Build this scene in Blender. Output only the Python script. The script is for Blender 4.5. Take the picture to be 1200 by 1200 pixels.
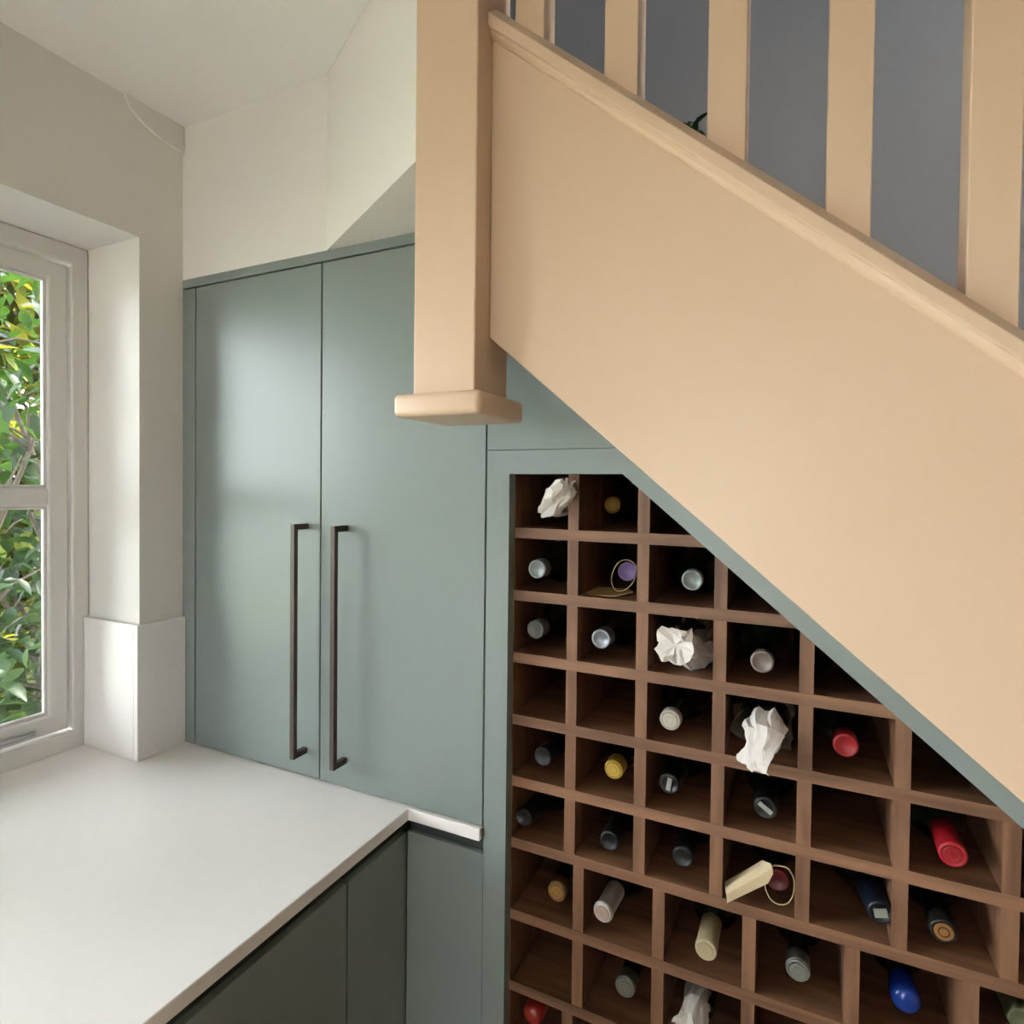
import bpy, bmesh, math, random
from mathutils import Vector, Matrix, noise

random.seed(7)
scene = bpy.context.scene
for o in list(bpy.data.objects):
    bpy.data.objects.remove(o, do_unlink=True)
COL = scene.collection
H = 1.46                       # worked-out heights are measured from lens level; the floor is at z = 0

# ------------------------------------------------------------------ camera
FPX = 705.92
CAM = Vector((0.3896, -0.8645, H + 0.0031))
_y, _p, _r = math.radians(25.6511), math.radians(-1.0704), math.radians(0.6325)
FW = Vector((-math.sin(_y) * math.cos(_p), math.cos(_y) * math.cos(_p), math.sin(_p)))
_rt = Vector((math.cos(_y), math.sin(_y), 0.0)); _up = _rt.cross(FW)
RT = math.cos(_r) * _rt + math.sin(_r) * _up
UP = -math.sin(_r) * _rt + math.cos(_r) * _up
cd = bpy.data.cameras.new('camera')
cd.sensor_fit = 'HORIZONTAL'; cd.sensor_width = 36.0; cd.lens = 36.0 * FPX / 1200.0
cd.shift_y = (583.78 - 600.0) / 1200.0
cd.clip_start = 0.02; cd.clip_end = 200
cam = bpy.data.objects.new('camera', cd); COL.objects.link(cam)
cam.matrix_world = Matrix(((RT.x, UP.x, -FW.x, CAM.x), (RT.y, UP.y, -FW.y, CAM.y), (RT.z, UP.z, -FW.z, CAM.z), (0, 0, 0, 1)))
scene.camera = cam

# ------------------------------------------------------------------ world, sun, exposure
w = bpy.data.worlds.new('sky'); scene.world = w; w.use_nodes = True
bg = w.node_tree.nodes['Background']
bg.inputs[0].default_value = (0.90, 0.94, 1.0, 1); bg.inputs[1].default_value = 16.0
sd = bpy.data.lights.new('sun', 'SUN'); sd.energy = 9.0; sd.angle = math.radians(1.0); sd.color = (1.0, 0.93, 0.78)
sun = bpy.data.objects.new('sun', sd); COL.objects.link(sun)
sun.rotation_euler = Vector((-0.12, -0.60, -0.75)).to_track_quat('-Z', 'Y').to_euler()
sun.location = (-4, 6, 8)
vs = scene.view_settings
vs.view_transform = 'Standard'; vs.look = 'None'; vs.gamma = 1.0; vs.use_curve_mapping = False
vs.exposure = 0.85
LAMP = 8.0                    # emission of the downlight lenses

# ------------------------------------------------------------------ materials
def lin(c):
    return tuple(((v / 255.0) / 12.92 if v / 255.0 <= 0.04045 else (((v / 255.0) + 0.055) / 1.055) ** 2.4) for v in c) + (1.0,)

def mat(name, rgb, rough=0.5, metal=0.0, spec=0.5, var=0.04, scale=6.0, bump=0.0, bscale=120.0, coat=0.0, trans=0.0):
    m = bpy.data.materials.new(name); m.use_nodes = True
    nt = m.node_tree; b = nt.nodes['Principled BSDF']
    tc = nt.nodes.new('ShaderNodeTexCoord'); nz = nt.nodes.new('ShaderNodeTexNoise')
    nz.inputs['Scale'].default_value = scale; nz.inputs['Detail'].default_value = 4
    nt.links.new(tc.outputs['Object'], nz.inputs['Vector'])
    mx = nt.nodes.new('ShaderNodeMix'); mx.data_type = 'RGBA'
    c = lin(rgb)
    mx.inputs[6].default_value = tuple(v * (1 - var) for v in c[:3]) + (1,)
    mx.inputs[7].default_value = tuple(min(1, v * (1 + var)) for v in c[:3]) + (1,)
    nt.links.new(nz.outputs['Fac'], mx.inputs[0]); nt.links.new(mx.outputs[2], b.inputs['Base Color'])
    b.inputs['Roughness'].default_value = rough; b.inputs['Metallic'].default_value = metal
    b.inputs['Specular IOR Level'].default_value = spec; b.inputs['Coat Weight'].default_value = coat
    if bump:
        n2 = nt.nodes.new('ShaderNodeTexNoise'); n2.inputs['Scale'].default_value = bscale
        nt.links.new(tc.outputs['Object'], n2.inputs['Vector'])
        bp = nt.nodes.new('ShaderNodeBump'); bp.inputs['Strength'].default_value = bump; bp.inputs['Distance'].default_value = 0.002
        nt.links.new(n2.outputs['Fac'], bp.inputs['Height']); nt.links.new(bp.outputs[0], b.inputs['Normal'])
    return m

def wood(name, dark, light, rough=0.5, axis=0, scale=14.0):
    m = bpy.data.materials.new(name); m.use_nodes = True
    nt = m.node_tree; b = nt.nodes['Principled BSDF']
    tc = nt.nodes.new('ShaderNodeTexCoord'); mp = nt.nodes.new('ShaderNodeMapping')
    s = [scale * 3, scale * 3, scale * 3]; s[axis] = scale * 0.25
    mp.inputs['Scale'].default_value = s
    nt.links.new(tc.outputs['Object'], mp.inputs['Vector'])
    oi = nt.nodes.new('ShaderNodeObjectInfo'); ad = nt.nodes.new('ShaderNodeVectorMath'); ad.operation = 'ADD'
    ml = nt.nodes.new('ShaderNodeMath'); ml.operation = 'MULTIPLY'; ml.inputs[1].default_value = 50
    nt.links.new(oi.outputs['Random'], ml.inputs[0])
    nt.links.new(mp.outputs[0], ad.inputs[0]); nt.links.new(ml.outputs[0], ad.inputs[1])
    nz = nt.nodes.new('ShaderNodeTexNoise'); nz.inputs['Scale'].default_value = 1.0; nz.inputs['Detail'].default_value = 6; nz.inputs['Distortion'].default_value = 0.6
    nt.links.new(ad.outputs[0], nz.inputs['Vector'])
    cr = nt.nodes.new('ShaderNodeValToRGB')
    cr.color_ramp.elements[0].position = 0.32; cr.color_ramp.elements[0].color = lin(dark)
    cr.color_ramp.elements[1].position = 0.68; cr.color_ramp.elements[1].color = lin(light)
    nt.links.new(nz.outputs['Fac'], cr.inputs[0]); nt.links.new(cr.outputs[0], b.inputs['Base Color'])
    b.inputs['Roughness'].default_value = rough
    bp = nt.nodes.new('ShaderNodeBump'); bp.inputs['Strength'].default_value = 0.15; bp.inputs['Distance'].default_value = 0.001
    nt.links.new(nz.outputs['Fac'], bp.inputs['Height']); nt.links.new(bp.outputs[0], b.inputs['Normal'])
    return m

def leaf_mat(name, c1, c2, tr, spec=0.5):
    m = bpy.data.materials.new(name); m.use_nodes = True
    nt = m.node_tree; b = nt.nodes['Principled BSDF']; out = nt.nodes['Material Output']
    geo = nt.nodes.new('ShaderNodeNewGeometry'); mx = nt.nodes.new('ShaderNodeMix'); mx.data_type = 'RGBA'
    oi = nt.nodes.new('ShaderNodeObjectInfo'); ad = nt.nodes.new('ShaderNodeMath'); ad.operation = 'ADD'
    fr = nt.nodes.new('ShaderNodeMath'); fr.operation = 'FRACT'
    nt.links.new(geo.outputs['Random Per Island'], ad.inputs[0]); nt.links.new(oi.outputs['Random'], ad.inputs[1]); nt.links.new(ad.outputs[0], fr.inputs[0])
    mx.inputs[6].default_value = lin(c1); mx.inputs[7].default_value = lin(c2)
    nt.links.new(fr.outputs[0], mx.inputs[0]); nt.links.new(mx.outputs[2], b.inputs['Base Color'])
    b.inputs['Roughness'].default_value = 0.40; b.inputs['Specular IOR Level'].default_value = spec
    t = nt.nodes.new('ShaderNodeBsdfTranslucent'); t.inputs[0].default_value = lin(tr)
    ms = nt.nodes.new('ShaderNodeMixShader'); ms.inputs[0].default_value = 0.45
    nt.links.new(b.outputs[0], ms.inputs[1]); nt.links.new(t.outputs[0], ms.inputs[2]); nt.links.new(ms.outputs[0], out.inputs[0])
    return m

def paper_mat(name, c, tw=0.3, rough=0.8):
    m = mat(name, c, rough, var=0.05, scale=40, bump=0.4, bscale=60)
    nt = m.node_tree; b = nt.nodes['Principled BSDF']; out = nt.nodes['Material Output']
    t = nt.nodes.new('ShaderNodeBsdfTranslucent'); t.inputs[0].default_value = lin(c)
    ms = nt.nodes.new('ShaderNodeMixShader'); ms.inputs[0].default_value = tw
    nt.links.new(b.outputs[0], ms.inputs[1]); nt.links.new(t.outputs[0], ms.inputs[2]); nt.links.new(ms.outputs[0], out.inputs[0])
    return m

def pane_mat(name, rough=0.0, tint=(0.95, 0.97, 0.96), refl=0.08):
    m = bpy.data.materials.new(name); m.use_nodes = True
    nt = m.node_tree; nt.nodes.remove(nt.nodes['Principled BSDF']); out = nt.nodes['Material Output']
    t = nt.nodes.new('ShaderNodeBsdfTransparent'); t.inputs[0].default_value = tint + (1,)
    g = nt.nodes.new('ShaderNodeBsdfGlossy'); g.inputs['Roughness'].default_value = rough
    f = nt.nodes.new('ShaderNodeFresnel'); f.inputs[0].default_value = 1.45
    ms = nt.nodes.new('ShaderNodeMixShader')
    nt.links.new(f.outputs[0], ms.inputs[0]); nt.links.new(t.outputs[0], ms.inputs[1]); nt.links.new(g.outputs[0], ms.inputs[2])
    nt.links.new(ms.outputs[0], out.inputs[0])
    return m

M = {}
M['wall'] = mat('wall_paint', (230, 225, 220), 0.7, var=0.015, scale=2, bump=0.12, bscale=45)
M['ceil'] = mat('ceiling_paint', (244, 241, 238), 0.8, var=0.015, scale=2, bump=0.1, bscale=40)
M['taupe'] = mat('taupe_paint', (112, 102, 94), 0.7, var=0.02, scale=2)
M['grey'] = mat('stairwell_grey_paint', (172, 172, 176), 0.7, var=0.03, scale=1.5)
M['cream'] = mat('cream_wood_paint', (213, 184, 157), 0.38, var=0.015, scale=3, bump=0.05, bscale=30)
M['green'] = mat('grey_green_paint', (129, 138, 135), 0.37, var=0.012, scale=3)
M['white'] = mat('white_gloss_paint', (222, 218, 214), 0.35, var=0.015, scale=4)
M['stone'] = mat('white_quartz', (240, 234, 232), 0.35, var=0.02, scale=60)
M['bronze'] = mat('dark_bronze', (84, 74, 70), 0.42, metal=0.6, var=0.08, scale=30)
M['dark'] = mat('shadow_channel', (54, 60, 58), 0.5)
M['rackx'] = wood('walnut_along', (94, 63, 44), (138, 99, 72), 0.5, 0)
M['rackz'] = wood('walnut_upright', (94, 63, 44), (138, 99, 72), 0.5, 2)
M['rack_shade'] = wood('walnut_shaded', (30, 20, 15), (46, 31, 24), 0.6, 2)  # inner shade of the rack put into the colour of back and top
M['oak'] = wood('oak_floor', (188, 166, 140), (212, 192, 168), 0.45, 1, 5)
M['glass'] = pane_mat('window_glass')
M['lens'] = None
M['steel'] = mat('brushed_steel', (190, 190, 190), 0.3, metal=1.0)
M['bottle_g'] = mat('dark_green_glass', (18, 26, 18), 0.12, var=0.1)
M['bottle_k'] = mat('black_glass', (12, 12, 13), 0.12, var=0.1)
M['leaf'] = leaf_mat('laurel_leaf', (9, 22, 12), (22, 40, 19), (50, 76, 20), 0.3)
M['leaf2'] = leaf_mat('sunlit_leaf', (26, 40, 20), (70, 78, 30), (136, 132, 44), 0.1)
M['leaf3'] = leaf_mat('pot_plant_leaf', (30, 52, 28), (52, 78, 40), (50, 80, 30))
M['bark'] = mat('bark', (58, 46, 38), 0.8, var=0.2, scale=20)
M['grass'] = mat('lawn', (112, 116, 86), 0.9, var=0.25, scale=3)
M['terracotta'] = mat('terracotta', (150, 92, 66), 0.8, var=0.08)
M['tissue'] = paper_mat('white_tissue', (228, 220, 214), 0.3)
M['sleeve'] = paper_mat('grey_film', (160, 150, 140), 0.2, 0.3)
M['buff'] = paper_mat('buff_tissue', (196, 180, 152), 0.3)
M['kraft'] = paper_mat('kraft_card', (190, 160, 112), 0.1)
M['cream_card'] = paper_mat('cream_card', (222, 200, 162), 0.1)
M['twine'] = mat('twine', (188, 164, 120), 0.8)

# ------------------------------------------------------------------ mesh helpers
def box(bm, x0, x1, y0, y1, z0, z1):
    v = [bm.verts.new((x, y, z)) for z in (z0, z1) for (x, y) in ((x0, y0), (x1, y0), (x1, y1), (x0, y1))]
    for f in ((0, 3, 2, 1), (4, 5, 6, 7), (0, 1, 5, 4), (1, 2, 6, 5), (2, 3, 7, 6), (3, 0, 4, 7)):
        bm.faces.new([v[i] for i in f])
    return bm

def prism(bm, pts, axis, a, b):
    """extrude a 2-D outline along an axis: axis 1 -> pts are (x, z), axis 2 -> (x, y), axis 0 -> (y, z)"""
    def P(p, t):
        if axis == 1: return (p[0], t, p[1])
        if axis == 2: return (p[0], p[1], t)
        return (t, p[0], p[1])
    A = [bm.verts.new(P(p, a)) for p in pts]; B = [bm.verts.new(P(p, b)) for p in pts]
    n = len(pts)
    bm.faces.new(A); bm.faces.new(B[::-1])
    for i in range(n):
        j = (i + 1) % n
        bm.faces.new((A[i], B[i], B[j], A[j]))
    return bm

def tube(bm, pts, r, n=8, closed=False):
    pts = [Vector(p) for p in pts]; rings = []
    m = len(pts)
    for i, p in enumerate(pts):
        if closed: t = (pts[(i + 1) % m] - pts[i - 1]).normalized()
        else: t = (pts[min(i + 1, m - 1)] - pts[max(i - 1, 0)]).normalized()
        a = t.cross(Vector((0, 0, 1)))
        if a.length < 1e-3: a = t.cross(Vector((0, 1, 0)))
        a.normalize(); b = t.cross(a)
        rr = r[i] if isinstance(r, (list, tuple)) else r
        rings.append([bm.verts.new(p + rr * (math.cos(2 * math.pi * k / n) * a + math.sin(2 * math.pi * k / n) * b)) for k in range(n)])
    for i in range(m if closed else m - 1):
        A, B = rings[i], rings[(i + 1) % m]
        for k in range(n):
            bm.faces.new((A[k], A[(k + 1) % n], B[(k + 1) % n], B[k]))
    if not closed:
        bm.faces.new(rings[0][::-1]); bm.faces.new(rings[-1])
    return bm

def lathe(bm, prof, n=24):
    """profile of (radius, y): turned round the y axis"""
    rings = []
    for r, y in prof:
        if r < 1e-6: rings.append([bm.verts.new((0, y, 0))])
        else: rings.append([bm.verts.new((r * math.cos(2 * math.pi * k / n), y, r * math.sin(2 * math.pi * k / n))) for k in range(n)])
    for A, B in zip(rings, rings[1:]):
        for k in range(n):
            k2 = (k + 1) % n
            if len(A) == 1 and len(B) == 1: continue
            if len(A) == 1: bm.faces.new((A[0], B[k], B[k2]))
            elif len(B) == 1: bm.faces.new((A[k], B[0], A[k2]))
            else: bm.faces.new((A[k], B[k], B[k2], A[k2]))
    return bm

def bevel(bm, w, seg=2):
    bmesh.ops.recalc_face_normals(bm, faces=bm.faces)
    es = [e for e in bm.edges if len(e.link_faces) == 2 and e.calc_face_angle(0) > 0.3]
    bmesh.ops.bevel(bm, geom=es, offset=w, segments=seg, profile=0.5, affect='EDGES')
    return bm

def new_mesh(name, bm, m, smooth=False):
    bmesh.ops.recalc_face_normals(bm, faces=bm.faces)
    me = bpy.data.meshes.new(name); bm.to_mesh(me); bm.free()
    for p in me.polygons: p.use_smooth = smooth
    me.materials.append(m)
    return me

def obj(name, bm, m, parent=None, smooth=False, kind=None, label=None, world=True):
    """one mesh object; vertices are given in world space, the origin goes to the base (thing) or middle (part)"""
    bm.verts.ensure_lookup_table()
    if world:
        lo = Vector([min(v.co[i] for v in bm.verts) for i in range(3)]); hi = Vector([max(v.co[i] for v in bm.verts) for i in range(3)])
        c = (lo + hi) / 2
        if parent is None: c.z = lo.z
        for v in bm.verts: v.co -= c
    else: c = Vector((0, 0, 0))
    o = bpy.data.objects.new(name, new_mesh(name, bm, m, smooth)); COL.objects.link(o)
    if parent is not None:
        o.parent = parent
        p = parent; off = Vector((0, 0, 0))
        if world:
            while p is not None:
                off += p.location; p = p.parent
        o.location = c - off
    else: o.location = c
    if kind: o['kind'] = kind
    if label: o['label'] = label
    return o

def thing(name, label, cat, loc, group=None):
    o = bpy.data.objects.new(name, None); COL.objects.link(o); o.empty_display_size = 0.05
    o.location = loc; o['label'] = label; o['category'] = cat
    if group: o['group'] = group
    return o

def tag(o, label, cat, group=None):
    o['label'] = label; o['category'] = cat
    if group: o['group'] = group
    return o

def B(x0, x1, y0, y1, z0, z1, bv=0.0, seg=2):
    bm = box(bmesh.new(), x0, x1, y0, y1, H + z0, H + z1)
    return bevel(bm, bv, seg) if bv else bm

def XZ(pts, y0, y1, bv=0.0):
    bm = prism(bmesh.new(), [(x, H + z) for x, z in pts], 1, y0, y1)
    return bevel(bm, bv) if bv else bm

def XY(pts, z0, z1, bv=0.0):
    bm = prism(bmesh.new(), pts, 2, H + z0, H + z1)
    return bevel(bm, bv) if bv else bm

# ------------------------------------------------------------------ key measures (metres, heights from lens level)
XW = -0.8157; ZC = 0.7611; ZWT = -0.558; ZTOP = 0.4382; FL = -H
YJ = -0.0936; ZHEAD = 0.4958; XFR = -0.985; YWE = -1.70
YB, XRI = -4.2, 2.6                               # far ends of the kitchen
def zi(x): return 0.0243 - 0.856 * (x - 0.1527)   # inner edge of the sloping rack frame
def zb(x): return 0.1995 - 0.857 * (x - 0.016)    # underside of the stringer
def zt(x): return 0.6375 - 0.857 * (x - 0.0097)   # top of the stringer rail

def structure(name, bm, m, label=None, smooth=False):
    return obj(name, bm, m, None, smooth, 'structure', label)

# ------------------------------------------------------------------ the setting
structure('floor', B(-1.15, XRI + 0.15, YB - 0.15, 1.0, FL - 0.1, FL), M['oak'], 'warm oak floor of the kitchen')
bm = bmesh.new()
def zbx(*a): box(bm, a[0], a[1], a[2], a[3], H + a[4], H + a[5])
XO = -1.12
zbx(XO, XW, YJ, 0.78, FL, ZC + 0.2); zbx(XO, XW, YWE, YJ, ZHEAD, ZC + 0.2); zbx(XO, XW, YWE, YJ, FL, -0.592); zbx(XO, XW, -1.95, YWE, FL, ZC + 0.2); zbx(XO, XW, YB, -4.0, FL, ZC + 0.2); zbx(XO, XW, -4.0, -1.95, ZHEAD, ZC + 0.2); zbx(XO, XW, -4.0, -1.95, FL, -0.592)
structure('wall_left', bm, M['wall'], 'pale window wall with deep reveal')
structure('ceiling', XY([(XO, YB), (XRI, YB), (XRI, -0.215), (-0.0790, -0.215), (-0.0790, -0.190), (-0.4143, 0.0), (-0.4143, 0.1), (XO, 0.1)], ZC, ZC + 0.15), M['ceil'], 'smooth white kitchen ceiling')
structure('wall_back', B(XW, -0.4143, 0.001, 0.12, ZTOP + 0.0005, ZC), M['wall'], 'off white wall above the tall cabinet')
structure('wall_diagonal', XY([(-0.4143, 0.001), (-0.0790, -0.190), (-0.0790, 0.001)], 0.4386, ZC + 0.15), M['wall'], 'angled off white boxing between the wall and the newel post')
# slightly proud old plaster where the window wall meets the ceiling
pts = [(0.0, ZC)] + [(-0.126 + 0.0 * t, ZC) for t in (0,)]
arc = [(-0.126 * math.cos(t), ZC - 0.056 * math.sin(t)) for t in [i * math.pi / 2 / 10 for i in range(11)]]
bm = bmesh.new(); prism(bm, [(y, H + z) for y, z in ([(0.0, ZC)] + arc)], 0, XW, XW + 0.007)
structure('trim_1', bevel(bm, 0.002), M['wall'], 'proud ridge of old plaster under the ceiling')
structure('wall_behind', (lambda b: (box(b, XO, -0.50, YB - 0.15, YB, 0, H + ZC), box(b, 0.11, XRI, YB - 0.15, YB, 0, H + ZC), box(b, -0.50, 0.11, YB - 0.15, YB, H + 0.45, H + ZC), b)[-1])(bmesh.new()), M['wall'])
bm = bmesh.new()
zbx(XRI, XRI + 0.15, YB - 0.15, 1.0, FL, 1.1); zbx(XRI, XRI + 0.15, YB - 0.15, 0.0, 1.1, 2.5); zbx(XRI, XRI + 0.15, 0.7, 1.0, 1.1, 2.5); zbx(XRI, XRI + 0.15, 0.0, 0.7, 2.3, 2.5)
structure('wall_right', bm, M['taupe'])
structure('wall_stairwell', B(-1.15, XRI, 0.78, 0.90, FL, 2.5), M['grey'], 'blue grey stairwell wall behind the balusters')
structure('wall_landing', B(-1.15, -1.0, -0.2, 0.78, ZC + 0.2, 2.5), M['grey'])
structure('wall_upstairs', B(-1.15, XRI, -0.33, -0.215, ZC + 0.15, 2.5), M['grey'])
structure('ceiling_upper', B(-1.15, XRI, -0.33, 0.9, 2.5, 2.6), M['ceil'])
# glazed garden doors behind the camera
d = structure('door_1', (lambda b: ([box(b, x, x + 0.06, YB - 0.10, YB - 0.04, 0, H + 0.45) for x in (-0.50, 0.05)], [box(b, -0.50, 0.11, YB - 0.10, YB - 0.04, z, z + 0.08) for z in (0.0, H + 0.37)], b)[-1])(bmesh.new()), M['white'])
for x0, x1 in ((-0.44, 0.05),):
    obj('pane', B(x0, x1, YB - 0.075, YB - 0.069, FL + 0.08, 0.37), M['glass'], d)

w2 = structure('added_stair_window', (lambda b: ([box(b, XRI + 0.05, XRI + 0.1, y, y + 0.05, H + 1.1, H + 2.3) for y in (0.0, 0.65)], [box(b, XRI + 0.05, XRI + 0.1, 0.05, 0.65, H + z, H + z + 0.05) for z in (1.1, 2.25)], b)[-1])(bmesh.new()), M['white'])  # unseen window, added to brighten the stairwell wall
obj('pane', B(XRI + 0.072, XRI + 0.078, 0.05, 0.65, 1.15, 2.25), M['glass'], w2)
# window_1: three casements, the one nearest the cabinet is in view
win = bpy.data.objects.new('window_1', None); COL.objects.link(win); win.location = (XFR, (YJ + YWE) / 2, H + ZWT); win['kind'] = 'structure'
win['label'] = 'white painted casement window in a deep reveal'
def frame_yz(x0, x1, oy0, oy1, oz0, oz1, iy0, iy1, iz0, iz1, bv=0.003):
    """rectangular ring in the window plane"""
    bm = bmesh.new()
    A = [(oy0, oz0), (oy1, oz0), (oy1, oz1), (oy0, oz1)]; I = [(iy0, iz0), (iy1, iz0), (iy1, iz1), (iy0, iz1)]
    V = [[bm.verts.new((x, y, H + z)) for y, z in L] for x in (x0, x1) for L in (A, I)]
    a0, i0, a1, i1 = V
    for k in range(4):
        j = (k + 1) % 4
        bm.faces.new((a0[k], a0[j], i0[j], i0[k])); bm.faces.new((a1[k], i1[k], i1[j], a1[j]))
        bm.faces.new((a0[k], a1[k], a1[j], a0[j])); bm.faces.new((i0[k], i0[j], i1[j], i1[k]))
    return bevel(bm, bv, 2) if bv else bm
edges = [(-0.127, -0.620), (-0.655, -1.145), (-1.180, -1.668)]
bm = frame_yz(-1.06, XFR, YJ, YWE, -0.592, ZHEAD, -0.127, -1.668, -0.520, 0.4570, 0)
for a, b_ in ((-0.620, -0.655), (-1.145, -1.180)):
    box(bm, -1.06, XFR, b_, a, H - 0.522, H + 0.459)
obj('outer_frame', bevel(bm, 0.004), M['white'], win)
w3 = structure('added_side_window', frame_yz(-1.06, XFR, -1.95, -4.0, -0.592, ZHEAD, -2.01, -3.94, -0.52, 0.43, 0.004), M['white'])  # unseen window, added for more side light and bounce onto the ceiling
obj('mullion', B(-1.06, XFR, -2.98, -2.92, -0.52, 0.43), M['white'], w3)
for y0, y1 in ((-3.94, -2.98), (-2.92, -2.01)): obj('pane', B(-1.04, -1.035, y0, y1, -0.52, 0.43), M['glass'], w3)
for n, (a, b_) in enumerate(edges):
    a -= 0.003; b_ += 0.003
    zt0, zt1 = -0.516, 0.453
    bm = frame_yz(-1.020, XFR - 0.008, a, b_, zt0, zt1, a - 0.037, b_ + 0.037, -0.476, 0.416, 0.004)
    s = obj('sash', bm, M['white'], win)
    bm = box(bmesh.new(), -1.020, XFR - 0.010, b_ + 0.034, a - 0.034, H - 0.047, H - 0.009)
    obj('glazing_bar', bevel(bm, 0.005), M['white'], s)
    for z0, z1 in ((-0.476, -0.047), (-0.009, 0.416)):
        obj('pane', B(-1.0150, -1.0110, b_ + 0.036, a - 0.036, z0, z1), M['glass'], s)
        obj('putty_bead', frame_yz(-1.0110, XFR - 0.0155, a - 0.036, b_ + 0.036, z0, z1, a - 0.0425, b_ + 0.0425, z0 + 0.006, z1 - 0.006, 0.0018), M['white'], s)
    # stay arm on the bottom rail
    my = (a + b_) / 2 if n else -0.300
    bm = bmesh.new(); tube(bm, [(XFR + 0.004, my + 0.10, H - 0.500), (XFR + 0.004, my + 0.03, H - 0.500), (XFR + 0.006, my - 0.10, H - 0.499), (XFR + 0.02, my - 0.13, H - 0.497)], [0.004, 0.005, 0.005, 0.004], 8)
    obj('stay', bm, M['steel'], s, True)

# ------------------------------------------------------------------ worktop and upstands
wt = obj('worktop', XY([(XFR, YWE), (XFR, YJ), (XW, YJ), (XW, 0.33), (-0.0752, 0.33), (-0.0752, -0.006), (-0.2155, -0.006), (-0.2155, -2.2), (XW, -2.2), (XW, YWE)], ZWT - 0.0205, ZWT, 0.0018), M['stone'])
tag(wt, 'white stone worktop running from the window to the tall cabinet', 'worktop')
u = obj('upstand', B(XW, XW + 0.012, YJ - 0.012, -0.0005, ZWT + 0.0002, -0.284, 0.0012), M['stone'])
tag(u, 'white stone upstand on the narrow pier face beside the tall cabinet', 'upstand')
u = obj('upstand', B(XFR + 0.0005, XW - 0.0003, YJ - 0.012, YJ - 0.0002, ZWT + 0.0002, -0.284, 0.0012), M['stone'])
tag(u, 'white stone upstand lining the window reveal beside the casement', 'upstand')

# ------------------------------------------------------------------ tall cabinet
tc = thing('tall_cabinet', 'tall grey-green two-door cabinet standing on the worktop with long bronze handles', 'cabinet', ((XW - 0.0717) / 2, 0.17, H + ZWT))
GX = -0.0717
bm = bmesh.new()
zbx(XW + 0.001, XW + 0.02, 0.023, 0.32, ZWT + 0.001, ZTOP); zbx(GX - 0.022, GX - 0.004, 0.023, 0.32, ZWT + 0.001, ZTOP); zbx(XW + 0.02, GX - 0.022, 0.30, 0.32, ZWT + 0.001, ZTOP)
zbx(XW + 0.02, GX - 0.022, 0.023, 0.30, ZWT + 0.001, ZWT + 0.02); zbx(XW + 0.02, GX - 0.022, 0.023, 0.30, ZTOP - 0.02, ZTOP)
obj('carcass', bm, M['green'], tc)
obj('side_filler', B(XW + 0.0005, -0.7757, 0.0, 0.022, ZWT + 0.001, 0.4184 - 0.0015, 0.0008), M['green'], tc)
obj('top_filler', B(XW + 0.0005, GX - 0.002, -0.0005, 0.022, 0.4199, ZTOP, 0.0008), M['green'], tc)
for (x0, x1, hx) in ((-0.7727, -0.4254, -0.459), (-0.4224, GX - 0.002, -0.3625)):
    dr = obj('door', B(x0, x1, 0.0, 0.021, ZWT + 0.0025, 0.4169, 0.0012), M['green'], tc)
    bm = bmesh.new(); t = 0.0050; zt_, zb_ = -0.0705, -0.5105
    zbx(hx - t, hx + t, -0.0360, -0.0265, zb_, zt_)
    zbx(hx - t, hx + t, -0.0270, 0.0, zt_ - 0.011, zt_); zbx(hx - t, hx + t, -0.0270, 0.0, zb_, zb_ + 0.011)
    obj('handle', bevel(bm, 0.0008), M['bronze'], dr, label='long dark bronze bar handle')

# ------------------------------------------------------------------ base cabinets
def base_unit(label, cx, cy, parts):
    b = thing('base_cabinet', label, 'cabinet', (cx, cy, 0.0), 'grey-green base cabinets under the worktop')
    for nm, bm, m in parts: obj(nm, bm, m, b)
    return b
ZU = ZWT - 0.0207
XF = -0.2260                       # front faces of the run under the window
base_unit('grey-green corner filler cabinet under the inner corner of the worktop', -0.5, -0.07, [
    ('carcass', (lambda: (B(XW + 0.002, XF - 0.024, -0.146, 0.32, FL + 0.1, ZU - 0.001)))(), M['green']),
    ('front_panel', B(XF - 0.021, XF, -0.1475, 0.004, FL + 0.1, -0.606, 0.001), M['green']),
    ('channel', B(XF - 0.023, XF - 0.012, -0.146, 0.0, -0.640, ZU - 0.001), M['dark']),
    ('plinth', B(-0.8, XF - 0.06, -0.146, 0.3, FL, FL + 0.1), M['green'])])
for k, y1 in enumerate((-0.1495, -0.7495, -1.3495)):
    y0 = y1 - 0.597
    base_unit(['grey-green base cabinet whose door starts beside the corner filler', 'grey-green base cabinet in the middle of the window run', 'grey-green base cabinet at the end of the worktop away from the tall cabinet'][k], -0.5, (y0 + y1) / 2, [
        ('carcass', B(XW + 0.002, XF - 0.024, y0, y1, FL + 0.1, ZU - 0.001), M['green']),
        ('door', B(XF - 0.021, XF, y0 + 0.0015, y1 - 0.0015, FL + 0.1, -0.606, 0.001), M['green']),
        ('channel', B(XF - 0.023, XF - 0.012, y0, y1, -0.640, ZU - 0.001), M['dark']),
        ('plinth', B(-0.8, XF - 0.06, y0, y1, FL, FL + 0.1), M['green'])])
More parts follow.
